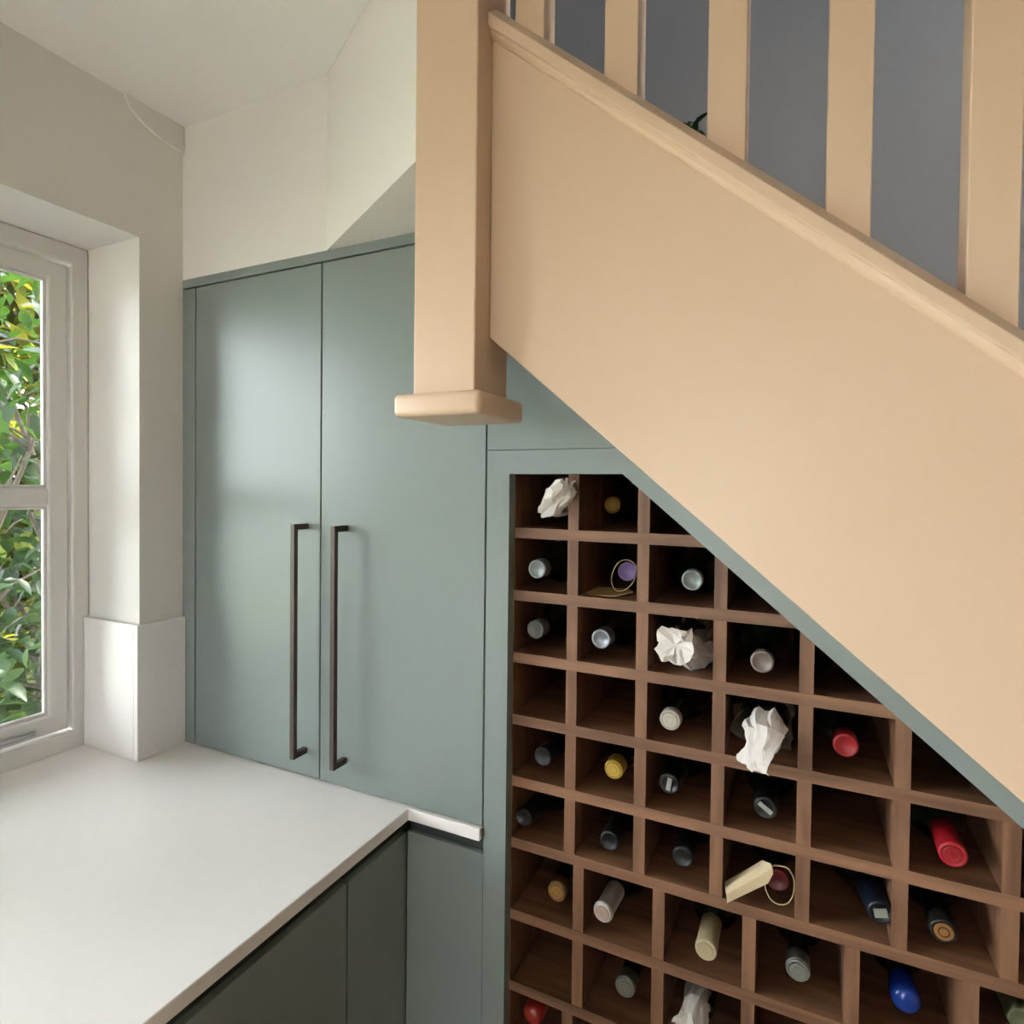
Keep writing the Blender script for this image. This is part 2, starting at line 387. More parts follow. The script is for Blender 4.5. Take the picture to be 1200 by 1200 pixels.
base_unit('narrow grey-green base cabinet directly left of the wine rack', -0.148, 0.16, [
    ('carcass', B(XF + 0.003, GX - 0.003, 0.024, 0.32, FL + 0.1, ZU - 0.001), M['green']),
    ('door', B(XF + 0.001, GX - 0.002, 0.0045, 0.0225, FL + 0.1, -0.604, 0.001), M['green']),
    ('channel', B(XF + 0.001, GX - 0.004, 0.014, 0.0235, -0.6036, ZU - 0.001), M['dark']),
    ('plinth', B(XF + 0.003, GX - 0.002, 0.06, 0.3, FL, FL + 0.1), M['green'])])

# ------------------------------------------------------------------ wine rack
RX0, RX1 = -0.0295, 1.05
RY0, RY1 = 0.0215, 0.335
rk = thing('wine_rack', 'built-in walnut wine rack with grey-green frame under the stairs', 'wine rack', (0.45, 0.17, 0.0))
ZPL = 0.0624
def xs(z): return 0.1527 + (0.0243 - z) / 0.856            # where the sloping inner edge reaches height z
OFF = 0.075                                                 # vertical width of the sloping frame (upper part behind the stringer)
XE = RX1 + 0.03; XK = 0.1527 + (0.0243 + OFF - 0.0616) / 0.856
obj('face_frame', XZ([(GX + 0.001, FL), (-0.0305, FL), (-0.0305, 0.0237), (0.1534, 0.0237), (RX1, zi(RX1)), (RX1, FL), (XE, FL), (XE, zi(XE) + OFF), (XK, 0.0616), (GX + 0.001, 0.0616)], 0.0, 0.021), M['green'], rk)
obj('filler_panel', XZ([(GX + 0.001, 0.0626), (XK - 0.002, 0.0626), (0.1528, zb(0.1528) + 0.05), (GX + 0.001, zb(GX) + 0.08)], 0.0, 0.021), M['green'], rk)
obj('side_panel', B(RX0 - 0.018, RX0, RY0, RY1, FL + 0.02, 0.040), M['rackz'], rk)
obj('back_panel', XZ([(RX0, FL + 0.02), (RX1, FL + 0.02), (RX1, zi(RX1)), (0.150, 0.040), (RX0, 0.040)], RY1, RY1 + 0.012), M['rack_shade'], rk)
obj('top_panel', XZ([(RX0, 0.024), (0.1529, 0.024), (RX1, zi(RX1) + 0.0004), (RX1, zi(RX1) + 0.016), (0.157, 0.040), (RX0, 0.040)], RY0, RY1), M['rack_shade'], rk)
TS = 0.0165; TD = 0.0175
PA = 0.1018; PB = 0.1193
SH = [-0.0632 - PA * i for i in range(6)]
SH += [SH[5] - PB, SH[5] - 2 * PB]
while SH[-1] - PA > FL + 0.05: SH.append(SH[-1] - PA)
SH.append(FL + 0.05)
for z in SH:
    xe = min(xs(z) + 0.004, RX1)
    obj('shelf', XZ([(RX0, z), (xe, z), (min(xs(z - TS) + 0.004, RX1), z - TS), (RX0, z - TS)], RY0, RY1, 0.0), M['rackx'], rk)
def wide(r): return r in (6, 7)
for r in range(len(SH)):
    zlo = SH[r]; zhi = (SH[r - 1] - TS) if r else 0.024
    x = 0.0774 if wide(r) else 0.0615
    p = 0.1245 if wide(r) else 0.1100
    while x < RX1 - 0.03:
        a, b_ = x, x + TD
        za, zb2 = min(zhi, zi(a) + 0.002), min(zhi, zi(b_) + 0.002)
        if za > zlo + 0.006:
            pts = [(a, zlo), (b_, zlo)]
            if zb2 > zlo + 0.001: pts.append((b_, zb2))
            if zb2 < zhi < zi(a): pts.append((xs(zhi), zhi))
            pts.append((a, za))
            obj('divider', XZ(pts, RY0 + 0.0008, RY1), M['rackz'], rk)
        x += p

# ------------------------------------------------------------------ staircase
st = thing('staircase', 'cream painted staircase with closed stringer, square balusters and a dropped newel post', 'staircase', (0.9, 0.3, 0.0))
SX0, SX1 = 0.0163, 1.85
obj('stringer', XZ([(SX0, zb(SX0)), (SX1, zb(SX1)), (SX1, zt(SX1) - 0.03), (SX0, zt(SX0) - 0.03)], -0.162, -0.130, 0.0015), M['cream'], st)
prof = [(-0.1225, -0.046), (-0.1625, -0.048), (-0.1655, -0.0465), (-0.1685, -0.0425), (-0.1695, -0.0375), (-0.1730, -0.0360), (-0.1735, -0.0345), (-0.1735, -0.0205), (-0.1725, -0.0185), (-0.1520, -0.0010), (-0.1500, 0.0), (-0.1120, 0.0), (-0.1100, -0.002), (-0.1100, -0.044)]
bm = bmesh.new()
ra = [bm.verts.new((SX0, y, H + zt(SX0) + dz)) for y, dz in prof]; rb = [bm.verts.new((SX1, y, H + zt(SX1) + dz)) for y, dz in prof]
bm.faces.new(ra); bm.faces.new(rb[::-1])
for i in range(len(prof)):
    j = (i + 1) % len(prof); bm.faces.new((ra[i], rb[i], rb[j], ra[j]))
obj('base_rail', bm, M['cream'], st)
NX0, NX1 = -0.0765, 0.0163
nw = obj('newel_post', B(NX0, NX1, -0.2, -0.108, 0.118, 1.55, 0.002), M['cream'], st)
obj('drop_cap', B(NX0 - 0.0185, NX1 + 0.0185, -0.2205, -0.0895, 0.0925, 0.1225, 0.0075, 4), M['cream'], nw, True)
obj('top_cap', B(NX0 - 0.015, NX1 + 0.015, -0.214, -0.094, 1.55, 1.58, 0.006, 3), M['cream'], nw)
x = 0.0448
bi = 0
while x < SX1 - 0.1:
    obj('baluster', XZ([(x, zt(x) - 0.004), (x + 0.041, zt(x + 0.041) - 0.004), (x + 0.041, zt(x + 0.041) + 0.82), (x, zt(x) + 0.82)], -0.1535, -0.1165, 0.0012), M['cream'], st)
    x += 0.1208
obj('handrail', XZ([(SX0, zt(SX0) + 0.82), (SX1, zt(SX1) + 0.82), (SX1, zt(SX1) + 0.88), (SX0, zt(SX0) + 0.88)], -0.165, -0.105, 0.008), M['cream'], st)
obj('bottom_newel', B(SX1, SX1 + 0.09, -0.2, -0.108, FL, zt(SX1) + 1.0, 0.002), M['cream'], st)
obj('soffit', XZ([(SX0, zb(SX0) + 0.085), (1.7, zb(1.7) + 0.085), (1.7, zb(1.7) + 0.10), (SX0, zb(SX0) + 0.10)], -0.129, 0.775), M['cream'], st)
tr = []
for k in range(8):
    xn = 0.06 + 0.2333 * k; z = zt(xn) - 0.10
    obj('tread', B(max(xn - 0.262, NX1 + 0.002), xn, -0.1295, 0.775, z - 0.028, z, 0.004), M['cream'], st)
    obj('riser', B(xn - 0.036, xn - 0.020, -0.1295, 0.775, z - 0.19, z - 0.0285), M['cream'], st)
    tr.append((xn, z))
obj('landing_board', B(-0.98, -0.205, 0.002, 0.775, ZC + 0.002, ZC + 0.03), M['cream'], st)
u = obj('under_stair_panel', XZ([(RX1 + 0.031, FL), (1.80, FL), (1.80, zb(1.80) + 0.0), (RX1 + 0.031, zb(RX1 + 0.031) + 0.02)], 0.0, 0.02), M['green'])
tag(u, 'triangular grey-green panel under the foot of the stairs', 'panel')

# ------------------------------------------------------------------ bottles
def pix(u, v):
    return (RT * ((u - 600.0) / FPX) - UP * ((v - 583.78) / FPX) + FW)
def on_z(u, v, z):
    d_ = pix(u, v); t = (H + z - CAM.z) / d_.z; return CAM + d_ * t
def on_y(u, v, y):
    d_ = pix(u, v); t = (y - CAM.y) / d_.y; return CAM + d_ * t

BODY = [(0.0, 0.300), (0.026, 0.300), (0.0355, 0.296), (0.0372, 0.288), (0.0372, 0.118), (0.0360, 0.108), (0.0310, 0.092), (0.0225, 0.078), (0.0160, 0.068), (0.0142, 0.058), (0.0136, 0.020), (0.0136, 0.012), (0.0, 0.012)]
me_body = {}
for nm in ('bottle_g', 'bottle_k'):
    me_body[nm] = new_mesh('glass', lathe(bmesh.new(), BODY, 28), M[nm], True)
CAPS = {
    'foil': [(0.0134, 0.068), (0.0150, 0.062), (0.0147, 0.030), (0.0147, 0.012), (0.0151, 0.010), (0.0151, 0.003), (0.0146, 0.0008), (0.0136, 0.0), (0.0112, 0.0), (0.0108, 0.0006), (0.0, 0.0006)],
    'screw': [(0.0138, 0.040), (0.0150, 0.038), (0.0150, 0.026), (0.0145, 0.025), (0.0145, 0.024), (0.0150, 0.023), (0.0150, 0.0016), (0.0144, 0.0002), (0.0134, 0.0), (0.0110, 0.0), (0.0106, 0.0005), (0.0, 0.0005)],
    'short': [(0.0136, 0.017), (0.0149, 0.016), (0.0149, 0.0016), (0.0144, 0.0002), (0.0134, 0.0), (0.0112, 0.0), (0.0108, 0.0006), (0.0, 0.0006)],
    'mid': [(0.0136, 0.027), (0.0150, 0.026), (0.0150, 0.0016), (0.0144, 0.0002), (0.0134, 0.0), (0.0112, 0.0), (0.0108, 0.0006), (0.0, 0.0006)],
    'wax': [(0.0134, 0.046), (0.0158, 0.043), (0.0160, 0.034), (0.0172, 0.026), (0.0178, 0.014), (0.0165, 0.005), (0.0125, 0.0006), (0.006, -0.001), (0.0, -0.0012)],
    'ring': [(0.0134, 0.060), (0.0150, 0.056), (0.0150, 0.024), (0.0163, 0.0225), (0.0163, 0.0175), (0.0146, 0.016), (0.0146, 0.0012), (0.0136, 0.0), (0.0100, 0.0), (0.0096, 0.0008), (0.0, 0.0008)],
}
def smooth_part(name, me, parent, label=None):
    o = bpy.data.objects.new(name, me); COL.objects.link(o); o.parent = parent
    if label: o['label'] = label
    return o
capmats = {}
def capmat(c, metal, rough):
    k = (c, metal, rough)
    if k not in capmats: capmats[k] = mat('capsule_%d' % len(capmats), tuple(int(v * 0.82) for v in c), rough, metal=metal, var=0.06, scale=60)
    return capmats[k]

def cell(row, col):
    x, p = (0.0774, 0.1245) if wide(row) else (0.0615, 0.1100)
    return (RX0 if col == 0 else x + (col - 1) * p + TD), x + col * p

def bottle(uv, row, col, label, cap='foil', c=(120, 120, 122), metal=0.3, rough=0.4, glass='bottle_g', disc=None, mark=None, dy=None, yaw=0.0, pitch=0.0, s=1.0, collar=None):
    z = SH[row] + 0.0374 * s
    p = on_z(uv[0], uv[1], z)
    if dy is not None: p = on_y(uv[0], uv[1], dy)
    xl, xr = cell(row, col)
    xb = min(max(p.x, xl + 0.0385 * s), xr - 0.0385 * s)          # the body lies clear of the dividers, so the neck leans
    yaw = math.asin((p.x - xb) / (0.17 * s))
    t = thing('wine_bottle', label, 'bottle', p, 'wine bottles in the walnut rack')
    t.rotation_euler = (pitch, 0, yaw); t.scale = (s, s, s)
    smooth_part('glass', me_body[glass], t)
    cm = capmat(c, metal, rough)
    cp = smooth_part('capsule', new_mesh('capsule', lathe(bmesh.new(), CAPS[cap], 28), cm, True), t)
    if disc:
        bm = lathe(bmesh.new(), [(0.0104, 0.0012), (0.0104, -0.0004), (0.0098, -0.0008), (0.0, -0.0008)], 24)
        smooth_part('top_disc', new_mesh('top_disc', bm, capmat(disc, 0.3, 0.45)), cp)
        bm = lathe(bmesh.new(), [(0.0062, -0.0004), (0.0062, -0.0012), (0.0050, -0.0012), (0.0050, -0.0004)], 24)
        smooth_part('embossed_ring', new_mesh('embossed_ring', bm, cm), cp)
    if collar:
        bm = lathe(bmesh.new(), [(0.0149, 0.008), (0.0156, 0.0075), (0.0156, 0.0025), (0.0149, 0.002)], 28)
        smooth_part('collar', new_mesh('collar', bm, capmat(collar, 0.5, 0.35), True), cp)
    if mark:
        bm = box(bmesh.new(), -mark[0], mark[0], -0.0011, 0.0006, -mark[1], mark[1])
        o = smooth_part('paper_seal', new_mesh('paper_seal', bm, capmat((168, 170, 158), 0.0, 0.6)), cp); o.rotation_euler = (0, mark[2], 0)
    return t, p
specs = [
 ((717, 592), 0, 1, 'gold-topped bottle in the top row, beside the white tissue bundle', dict(cap='short', c=(176, 132, 52), metal=0.7, dy=0.15, disc=(196, 150, 62))),
 ((629, 667), 1, 0, 'grey screw-capped bottle in the second row, first cell by the left frame', dict(cap='mid', c=(150, 154, 156), metal=0.4)),
 ((735, 670), 1, 1, 'purple-capped bottle with a twine tag in the second row', dict(cap='short', c=(116, 92, 150), metal=0.1)),
 ((811, 680), 1, 2, 'grey screw-capped bottle right of the purple-capped one', dict(cap='short', c=(140, 146, 146), metal=0.4)),
 ((627, 738), 2, 0, 'dull grey-capped bottle in the third row, first cell by the left frame', dict(cap='mid', c=(126, 126, 124), metal=0.3)),
 ((704, 749), 2, 1, 'silver-capped bottle left of the round tissue bundle', dict(cap='mid', c=(152, 156, 166), metal=0.4)),
 ((893, 776), 2, 3, 'taupe-capped bottle in the third row, right of the round tissue bundle', dict(cap='short', c=(138, 124, 116), metal=0.2)),
 ((785, 844), 3, 2, 'black bottle with a cream stamped top in the fourth row', dict(cap='short', c=(196, 186, 172), metal=0.1, disc=(206, 198, 182), glass='bottle_k')),
 ((991, 874), 3, 4, 'bright red capped bottle in the fourth row', dict(cap='mid', c=(176, 34, 42), metal=0.0)),
 ((636, 887), 4, 0, 'black-capped bottle in the fifth row, first cell by the left frame', dict(cap='screw', c=(30, 30, 32), metal=0.0, glass='bottle_k')),
 ((719, 902), 4, 1, 'bright yellow-gold capped bottle in the fifth row', dict(cap='mid', c=(196, 160, 60), metal=0.6, disc=(214, 178, 78))),
 ((784, 919), 4, 2, 'black-capped bottle with a small upright white seal', dict(cap='foil', c=(20, 20, 22), metal=0.0, mark=(0.0032, 0.0095, 0.15), glass='bottle_k')),
 ((897, 947), 4, 3, 'black-capped bottle with a slanting white seal', dict(cap='foil', c=(20, 20, 22), metal=0.0, mark=(0.0100, 0.0030, 0.6), glass='bottle_k')),
 ((1117, 1002), 4, 5, 'long bright red foil bottle near the sloping frame', dict(c=(190, 30, 44), metal=0.0, disc=(176, 26, 40))),
 ((613, 958), 5, 0, 'shadowed black bottle in the sixth row, first cell by the left frame', dict(c=(20, 19, 19), metal=0.0, glass='bottle_k')),
 ((714, 986), 5, 1, 'black foil bottle in the sixth row, above the long white-necked one', dict(c=(28, 28, 30), metal=0.1, glass='bottle_k')),
 ((800, 1005), 5, 2, 'black foil bottle left of the bottle with the cream tag', dict(c=(24, 27, 30), metal=0.1, glass='bottle_k')),
 ((911, 1032), 5, 3, 'dark red capped bottle with a big cream card tag on twine', dict(cap='short', c=(116, 30, 40), metal=0.0)),
 ((1032, 1070), 5, 4, 'navy foil bottle with a torn white seal', dict(c=(18, 26, 40), metal=0.1, mark=(0.0075, 0.0055, -0.2), glass='bottle_k')),
 ((1106, 1092), 5, 5, 'dark bottle with a bronze ringed top right of the navy one', dict(cap='ring', c=(30, 25, 24), metal=0.2, disc=(176, 122, 66), glass='bottle_k')),
 ((652, 1046), 6, 0, 'bottle with a copper-gold ringed top in the first wide cell', dict(cap='mid', c=(150, 108, 62), metal=0.2, disc=(190, 132, 66), collar=(206, 172, 110), glass='bottle_k')),
 ((706, 1070), 6, 1, 'long white-necked bottle with a stamped top', dict(c=(214, 206, 206), metal=0.0, disc=(226, 190, 164), collar=(232, 224, 220))),
 ((827, 1114), 6, 2, 'long cream-necked bottle with a stamped top', dict(c=(214, 200, 162), metal=0.0, disc=(210, 190, 150))),
 ((935, 1138), 6, 3, 'silver-green capped bottle right of the long cream-necked one', dict(cap='mid', c=(146, 150, 142), metal=0.4, disc=(150, 150, 140), collar=(176, 180, 176))),
 ((1062, 1176), 6, 4, 'bottle sealed with glossy blue wax', dict(cap='wax', c=(22, 62, 158), metal=0.0, rough=0.2)),
 ((1197, 1196), 6, 5, 'pale green capped bottle at the right edge of the photo', dict(cap='foil', c=(150, 158, 120), metal=0.1)),
 ((732, 1158), 7, 1, 'grey-green topped bottle with a silver rim, below the long white-necked one', dict(cap='mid', c=(130, 134, 122), metal=0.2, disc=(150, 144, 128), collar=(196, 196, 184))),
 ((622, 1192), 8, 0, 'orange-red capped bottle at the bottom edge by the left frame', dict(cap='wax', c=(170, 44, 30), metal=0.0, rough=0.4)),
]
POS = {}
for uv, r, c_, lab, kw in specs:
    t, p = bottle(uv, r, c_, lab, **kw)
    POS[(r, c_)] = (t, p)

# tags on twine
def loop_pts(c, rx, rz, n=28, tilt=0.0, wob=0.0):
    out = []
    for k in range(n):
        a = 2 * math.pi * k / n
        out.append((c[0] + rx * math.cos(a), c[1] + tilt * math.sin(a) + wob * math.sin(3 * a), c[2] + rz * math.sin(a)))
    return out
def smooth_loop(pts, m=4):
    out = []; n = len(pts)
    for i in range(n):
        p0, p1, p2, p3 = (Vector(pts[(i + k) % n]) for k in (-1, 0, 1, 2))
        for j in range(m):
            t_ = j / m
            out.append(0.5 * (2 * p1 + (p2 - p0) * t_ + (2 * p0 - 5 * p1 + 4 * p2 - p3) * t_ ** 2 + (3 * p1 - p0 - 3 * p2 + p3) * t_ ** 3))
    return out
def add_tag(t, p, m, leaves_, loop):
    """card given by flat leaves (outlines in metres from the bottle mouth), each with real thickness"""
    bm = bmesh.new()
    for corners in leaves_:
        vs_ = [Vector(c) for c in corners]
        n = (vs_[1] - vs_[0]).cross(vs_[2] - vs_[0]).normalized() * 0.0005
        A = [bm.verts.new(v + n) for v in vs_]; Bv = [bm.verts.new(v - n) for v in vs_]
        bm.faces.new(A); bm.faces.new(Bv[::-1])
        for i in range(len(vs_)):
            j = (i + 1) % len(vs_); bm.faces.new((A[i], Bv[i], Bv[j], A[j]))
    inv = t.rotation_euler.to_matrix().inverted()
    for v in bm.verts: v.co = inv @ v.co
    tg = smooth_part('tag', new_mesh('tag', bm, m), t, 'card tag')
    bm = tube(bmesh.new(), smooth_loop(loop), 0.0007, 6, True)
    for v in bm.verts: v.co = inv @ v.co
    smooth_part('twine', new_mesh('twine', bm, M['twine'], True), tg)
t, p = POS[(1, 1)]
def rel(u, v, y): return on_y(u, v, y) - p
add_tag(t, p, M['kraft'], [[rel(683, 697, 0.040), rel(700, 688.0, 0.100), rel(735, 689.5, 0.100), rel(742, 694, 0.075), rel(722, 699, 0.040)]],
        [rel(722, 692, 0.06), rel(717, 683, 0.058), rel(718, 671, 0.058), rel(724, 660, 0.058), rel(734, 656, 0.058), rel(743, 660, 0.060), rel(746, 670, 0.064), rel(742, 682, 0.066), rel(733, 691, 0.066)])
t, p = POS[(5, 3)]
add_tag(t, p, M['cream_card'], [[rel(851, 1048, 0.010), rel(849, 1034, 0.040), rel(893, 1008.5, 0.045), rel(903, 1012, 0.030), rel(905.5, 1018, 0.012)], [rel(851, 1048, 0.010), rel(905.5, 1018, 0.012), rel(906, 1024, 0.013), rel(900, 1035, 0.014), rel(852, 1058, 0.014)]],
        [rel(904, 1016, 0.030), rel(914, 1015, 0.026), rel(924, 1018, 0.026), rel(930, 1030, 0.024), rel(930, 1046, 0.020), rel(924, 1058, 0.014), rel(914, 1060, 0.012), rel(904, 1055, 0.012), rel(898, 1044, 0.012), rel(897, 1034, 0.016)])

# ------------------------------------------------------------------ bottles wrapped in crumpled tissue
def crumple(bm, amp, freq, seed):
    for v in bm.verts:
        q = v.co * freq + Vector((seed, seed * 1.7, -seed))
        n = noise.noise_vector(q) + 0.6 * noise.noise_vector(q * 2.3)
        v.co += n * amp
def wrap_mesh(name, path, radii, m, n=16, amp=0.006, freq=55, seed=1.0, flat=1.0, tear=0.0, thick=0.0006, cap=True):
    """a crumpled paper sleeve along a path, open or torn at its free end"""
    rnd = random.Random(seed); bm = bmesh.new(); rings = []
    path = [Vector(q) for q in path]
    for i, q in enumerate(path):
        t_ = (path[min(i + 1, len(path) - 1)] - path[max(i - 1, 0)]).normalized()
        a = t_.cross(Vector((0, 0, 1))).normalized(); b_ = a.cross(t_)
        fl = flat[i] if isinstance(flat, (list, tuple)) else flat
        ring = []
        for k in range(n):
            an = 2 * math.pi * k / n
            rr = radii[i] * (1 + 0.22 * rnd.uniform(-1, 1))
            e = q + a * math.cos(an) * rr + b_ * math.sin(an) * rr * fl
            if i == len(path) - 1 and tear: e += t_ * rnd.uniform(-tear, tear)
            ring.append(bm.verts.new(e))
        rings.append(ring)
    for A, Bq in zip(rings, rings[1:]):
        for k in range(n): bm.faces.new((A[k], A[(k + 1) % n], Bq[(k + 1) % n], Bq[k]))
    if cap:
        c_ = bm.verts.new(sum((v.co for v in rings[-1]), Vector()) / n - (path[-1] - path[-2]) * 0.1)
        for k in range(n): bm.faces.new((rings[-1][k], rings[-1][(k + 1) % n], c_))
    bmesh.ops.triangulate(bm, faces=bm.faces)
    bmesh.ops.subdivide_edges(bm, edges=bm.edges, cuts=1)
    crumple(bm, amp * 0.35, freq * 2.6, seed + 4)
    crumple(bm, amp, freq, seed)
    return new_mesh(name, bm, m)
def wrapped(row, col, label, tip, path, radii, m='tissue', back=None, **kw):
    xl, xr = cell(row, col); z = H + SH[row] + 0.0385
    loc = Vector(((xl + xr) / 2, tip, z))
    t = thing('wrapped_bottle', label, 'bottle', loc, 'tissue wrapped bottles in the walnut rack')
    smooth_part('glass', me_body['bottle_k'], t)
    smooth_part('capsule', new_mesh('capsule', lathe(bmesh.new(), CAPS['foil'], 24), capmat((40, 38, 38), 0.1, 0.4), True), t)
    smooth_part('tissue', wrap_mesh('tissue', [q - loc for q in path], radii, M[m], **kw), t)
    if back: smooth_part('sleeve', wrap_mesh('sleeve', [Vector(q) for q in back[1]], back[2], M[back[0]], seed=9.0, amp=0.004, cap=False), t)
    return t
wrapped(0, 0, 'bottle in white tissue twisted up to a point, top left cell', 0.09,
        [on_y(663, 580, 0.14), on_y(652, 592, 0.06), on_y(645, 594, 0.032), on_y(655, 583, 0.010), on_y(662, 573, -0.004), on_y(666, 564, -0.006)],
        [0.016, 0.020, 0.018, 0.022, 0.020, 0.015], flat=[1, 1, 0.9, 0.75, 0.6, 0.35], tear=0.006, seed=3.1, amp=0.007, cap=False)
wrapped(2, 2, 'bottle in white tissue bunched into a rosette, third row', 0.075,
        [on_y(822, 762, 0.16), on_y(814, 762, 0.085), on_y(804, 760, 0.045), on_y(797, 756, 0.022), on_y(790, 757, 0.006)],
        [0.030, 0.027, 0.021, 0.024, 0.026], seed=5.3, amp=0.008, tear=0.010, n=14, freq=60, back=('buff', [(0.004, 0.14, 0), (0.006, 0.075, 0.002), (0.006, 0.03, 0.004)], [0.036, 0.033, 0.026]))
wrapped(3, 3, 'bottle in white tissue with a long drooping tail over the shelf edge, fourth row', 0.085,
        [on_y(896, 858, 0.15), on_y(898, 856, 0.075), on_y(897, 852, 0.035), on_y(896, 862, 0.010), on_y(890, 876, -0.004), on_y(884, 888, -0.010), on_y(881, 900, -0.013)],
        [0.020, 0.024, 0.024, 0.023, 0.019, 0.019, 0.024], flat=[1, 1, 1, 0.7, 0.5, 0.4, 0.3], seed=7.7, amp=0.005, tear=0.006, cap=False,
        back=('sleeve', [(0.0, 0.20, 0), (0.0, 0.06, 0.002), (0.002, -0.035, 0.006)], [0.040, 0.041, 0.041]))
wrapped(7, 2, 'bottle in pale tissue at the bottom edge below the long cream-necked one', 0.06,
        [on_y(822, 1158, 0.15), on_y(818, 1166, 0.075), on_y(814, 1180, 0.035), on_y(812, 1200, 0.010), on_y(808, 1212, 0.0)],
        [0.022, 0.019, 0.017, 0.019, 0.026], seed=11.2, amp=0.005, tear=0.008)

# ------------------------------------------------------------------ pot plant on the stairs
def leaf_mesh(name, L, W, m, fold=0.25, droop=0.25):
    bm = bmesh.new(); ws = [(0.0, 0.06), (0.18, 0.62), (0.42, 1.0), (0.68, 0.78), (0.88, 0.34), (1.0, 0.0)]
    mid, le, ri = [], [], []
    for u_, w_ in ws:
        z = -droop * L * u_ * u_
        mid.append(bm.verts.new((0, L * u_, z)))
        le.append(bm.verts.new((-W / 2 * w_, L * u_, z + fold * W / 2 * w_))); ri.append(bm.verts.new((W / 2 * w_, L * u_, z + fold * W / 2 * w_)))
    for i in range(len(ws) - 1):
        bm.faces.new((mid[i], mid[i + 1], le[i + 1], le[i])); bm.faces.new((mid[i], ri[i], ri[i + 1], mid[i + 1]))
    bmesh.ops.remove_doubles(bm, verts=bm.verts, dist=1e-6)
    return new_mesh(name, bm, m, True)
top = on_y(813, 131, 0.32)
k = min(range(8), key=lambda i: abs(tr[i][0] - 0.11 - top.x))
base = Vector((top.x, 0.32, H + tr[k][1]))
pl = thing('potted_plant', 'small dark green plant on the stairs behind the balusters', 'plant', base)
bm = bmesh.new(); lathe(bm, [(0, 0), (0.035, 0), (0.048, 0.085), (0.053, 0.085), (0.053, 0.10), (0.046, 0.10), (0.043, 0.08), (0, 0.08)], 20)
for v in bm.verts: v.co = Vector((v.co.x, v.co.z, v.co.y))
o = smooth_part('pot', new_mesh('pot', bm, M['terracotta'], True), pl)
hh = top.z - base.z
bm = bmesh.new(); tube(bm, [(0, 0, 0.07), (0.004, 0, hh * 0.5), (0, 0, hh - 0.03)], 0.003, 6); smooth_part('stem', new_mesh('stem', bm, M['leaf3'], True), pl)
lm = leaf_mesh('leaf', 0.042, 0.016, M['leaf3'], 0.3, 0.7)
rnd = random.Random(4)
for i in range(30):
    o = smooth_part('leaf', lm, pl); f = i / 29.0
    o.location = (0, 0, hh * 0.45 + (hh * 0.55 - 0.022) * f); o.rotation_euler = (0.5 + 0.5 * f, 0, i * 2.4); s_ = 1.25 - 0.45 * f; o.scale = (s_, s_, s_)

# ------------------------------------------------------------------ garden outside the window
g = structure('ground', B(-30, 30, -30, 30, FL - 0.30, FL - 0.12), M['grass'], 'lawn outside')
pm = mat('patio_stone', (206, 192, 170), 0.85, var=0.08, scale=4)
structure('patio', B(-3.0, 5.0, YB - 7.0, YB - 0.16, FL - 0.12, FL - 0.06), pm, 'unseen pale stone patio added to bounce light in at the garden doors')  # unseen bright paving, added to throw warm light upward into the room
structure('bounce_path', B(-1.95, XO - 0.002, -6.0, 3.0, FL - 0.12, FL - 0.05), mat('pale_paving', (226, 220, 210), 0.85, var=0.06, scale=4), 'unseen pale paved path added to bounce light up through the window')  # unseen path, added pale to reflect daylight up at ceiling and window head
lm = leaf_mesh('leaf', 0.070, 0.034, M['leaf'], 0.25, 0.25)
base = Vector((-2.25, 0.75, H + FL - 0.12))
sh = thing('laurel_shrub', 'dense green leafy shrub just outside the casement window', 'shrub', base)
rnd = random.Random(21)
bm = bmesh.new(); tips = []
for i in range(26):
    a = rnd.uniform(0, 6.28); q = Vector((rnd.uniform(-0.15, 0.15), rnd.uniform(-0.9, 0.9), 0)); pts = [q.copy()]
    d_ = Vector((math.cos(a) * 0.25, math.sin(a) * 0.45, 1.0)).normalized()
    for j in range(11):
        d_ = (d_ + Vector((rnd.uniform(-.25, .25), rnd.uniform(-.25, .25), rnd.uniform(-.05, .15)))).normalized(); q = q + d_ * rnd.uniform(0.2, 0.33); q.x = min(q.x, 0.5); pts.append(q.copy())
        tips.append(q.copy())
    tube(bm, pts, [0.014 * (1 - 0.075 * j) for j in range(len(pts))], 6)
    for j in range(2, 11):
        for s_ in range(2):
            e = pts[j] + Vector((rnd.uniform(-.35, .35), rnd.uniform(-.35, .35), rnd.uniform(0.0, .25))); e.x = min(e.x, 0.6); tube(bm, [pts[j], (pts[j] + e) / 2 + Vector((0, 0, 0.03)), e], [0.005, 0.004, 0.002], 5); tips += [e, (pts[j] + e) / 2]
o = smooth_part('branches', new_mesh('branches', bm, M['bark'], True), sh)
leaves = []
for i in range(12000):
    q = rnd.choice(tips) + Vector((rnd.gauss(0, .13), rnd.gauss(0, .13), rnd.gauss(0, .13)))
    q.x = min(q.x, 0.75)
    if q.z < 0.1: continue
    R_ = Matrix.Rotation(rnd.uniform(0, 6.28), 3, 'Z') @ Matrix.Rotation(rnd.uniform(-1.1, 0.5), 3, 'X') @ Matrix.Rotation(rnd.uniform(-.7, .7), 3, 'Y')
    leaves.append((q, R_, rnd.uniform(0.65, 1.35)))
def seen(q):
    d_ = base + q - CAM; z = d_.dot(FW); u_ = 600 + FPX * d_.dot(RT) / z; v_ = 583.78 - FPX * d_.dot(UP) / z
    return z, (-20 < u_ < 60 and 290 < v_ < 870)
order = sorted(range(len(leaves)), key=lambda i: (not seen(leaves[i][0])[1], seen(leaves[i][0])[0] / leaves[i][2]))
near = set(order[:290])
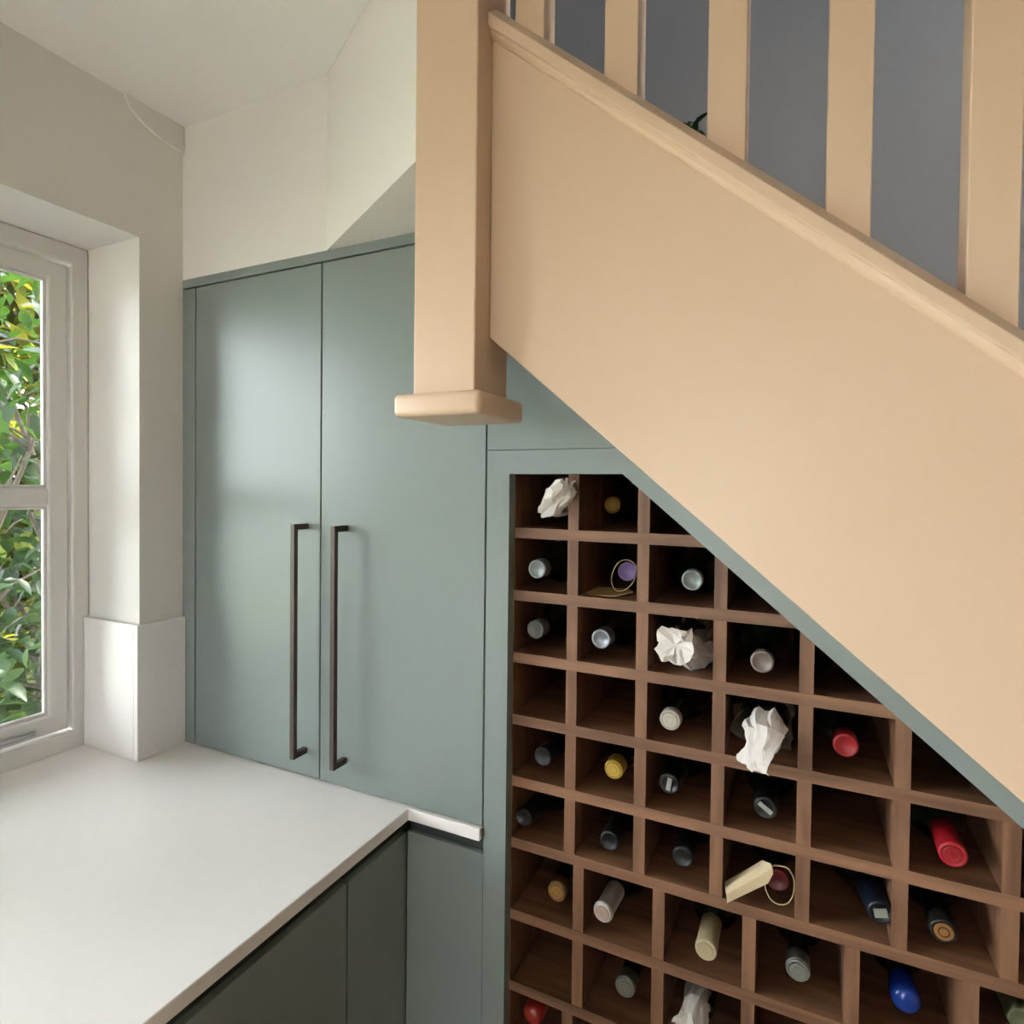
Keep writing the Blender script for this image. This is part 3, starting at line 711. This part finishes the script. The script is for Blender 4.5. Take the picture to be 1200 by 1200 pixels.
for i in order[:290]:
    q, R_, s_ = leaves[i]
    o = bpy.data.objects.new('leaf', lm); COL.objects.link(o); o.parent = sh
    o.location = q; o.rotation_euler = R_.to_euler(); o.scale = (s_, s_, s_)
def leaf_cloud(name, items, src, parent, m):
    V, F = [], []; sv = [v.co.copy() for v in src.vertices]; sf = [tuple(p_.vertices) for p_ in src.polygons]
    for q, R_, s_ in items:
        b0 = len(V); V += [tuple(q + R_ @ (v * s_)) for v in sv]; F += [tuple(b0 + i for i in f) for f in sf]
    me = bpy.data.meshes.new(name); me.from_pydata(V, [], F); me.materials.append(m)
    for p_ in me.polygons: p_.use_smooth = True
    o = smooth_part(name, me, parent); o['kind'] = 'stuff'
    return o
leaf_cloud('foliage', [leaves[i] for i in order[290:]], lm, sh, M['leaf'])
# sunlit hedge further back
base2 = Vector((-4.6, 2.4, H + FL - 0.12))
hg = thing('hedge', 'taller hedge glimpsed between the shrub leaves', 'hedge', base2)
lm2 = leaf_mesh('hedge_leaf', 0.19, 0.105, M['leaf2'], 0.25, 0.2)
items = []
for i in range(14000):
    q = Vector((rnd.uniform(-.6, .6), rnd.uniform(-2.2, 2.6), rnd.uniform(0.05, 3.8)))
    items.append((q, Matrix.Rotation(rnd.uniform(0, 6.28), 3, 'Z') @ Matrix.Rotation(rnd.uniform(-1, .6), 3, 'X'), rnd.uniform(.8, 1.4)))
leaf_cloud('foliage', items, lm2, hg, M['leaf2'])
bm = bmesh.new()
for i in range(9):
    y = -2.0 + i * 0.55; tube(bm, [(0, y, 0), (rnd.uniform(-.1, .1), y, 0.9), (rnd.uniform(-.3, .3), y + rnd.uniform(-.3, .3), 1.9)], [0.04, 0.03, 0.01], 6)
smooth_part('stems', new_mesh('stems', bm, M['bark'], True), hg)

# ------------------------------------------------------------------ ceiling downlights (out of frame, over the kitchen floor)
em = bpy.data.materials.new('lamp_lens'); em.use_nodes = True
nt = em.node_tree; nt.nodes.remove(nt.nodes['Principled BSDF']); e_ = nt.nodes.new('ShaderNodeEmission')
e_.inputs[0].default_value = (1.0, 0.72, 0.45, 1); e_.inputs[1].default_value = LAMP
nt.links.new(e_.outputs[0], nt.nodes['Material Output'].inputs[0])
for i, (x, y) in enumerate(((0.35, -1.75), (1.45, -1.75), (0.35, -3.0), (1.45, -3.0))):
    dl = thing('downlight', ['white ceiling downlight nearest the stairs on the window side', 'white ceiling downlight nearest the stairs away from the window', 'white ceiling downlight nearest the garden doors on the window side', 'white ceiling downlight nearest the garden doors away from the window'][i], 'light', (x, y, H + ZC - 0.008), 'kitchen ceiling downlights')
    bm = bmesh.new(); tube(bm, [(0.05 * math.cos(a), 0.05 * math.sin(a), 0.004) for a in [2 * math.pi * j / 32 for j in range(32)]], 0.005, 8, True)
    smooth_part('trim_ring', new_mesh('trim_ring', bm, M['white'], True), dl)
    bm = bmesh.new(); prism(bm, [(0.046 * math.cos(a), 0.046 * math.sin(a)) for a in [2 * math.pi * j / 32 for j in range(32)]], 2, 0.002, 0.0075)
    smooth_part('lens', new_mesh('lens', bm, em), dl)
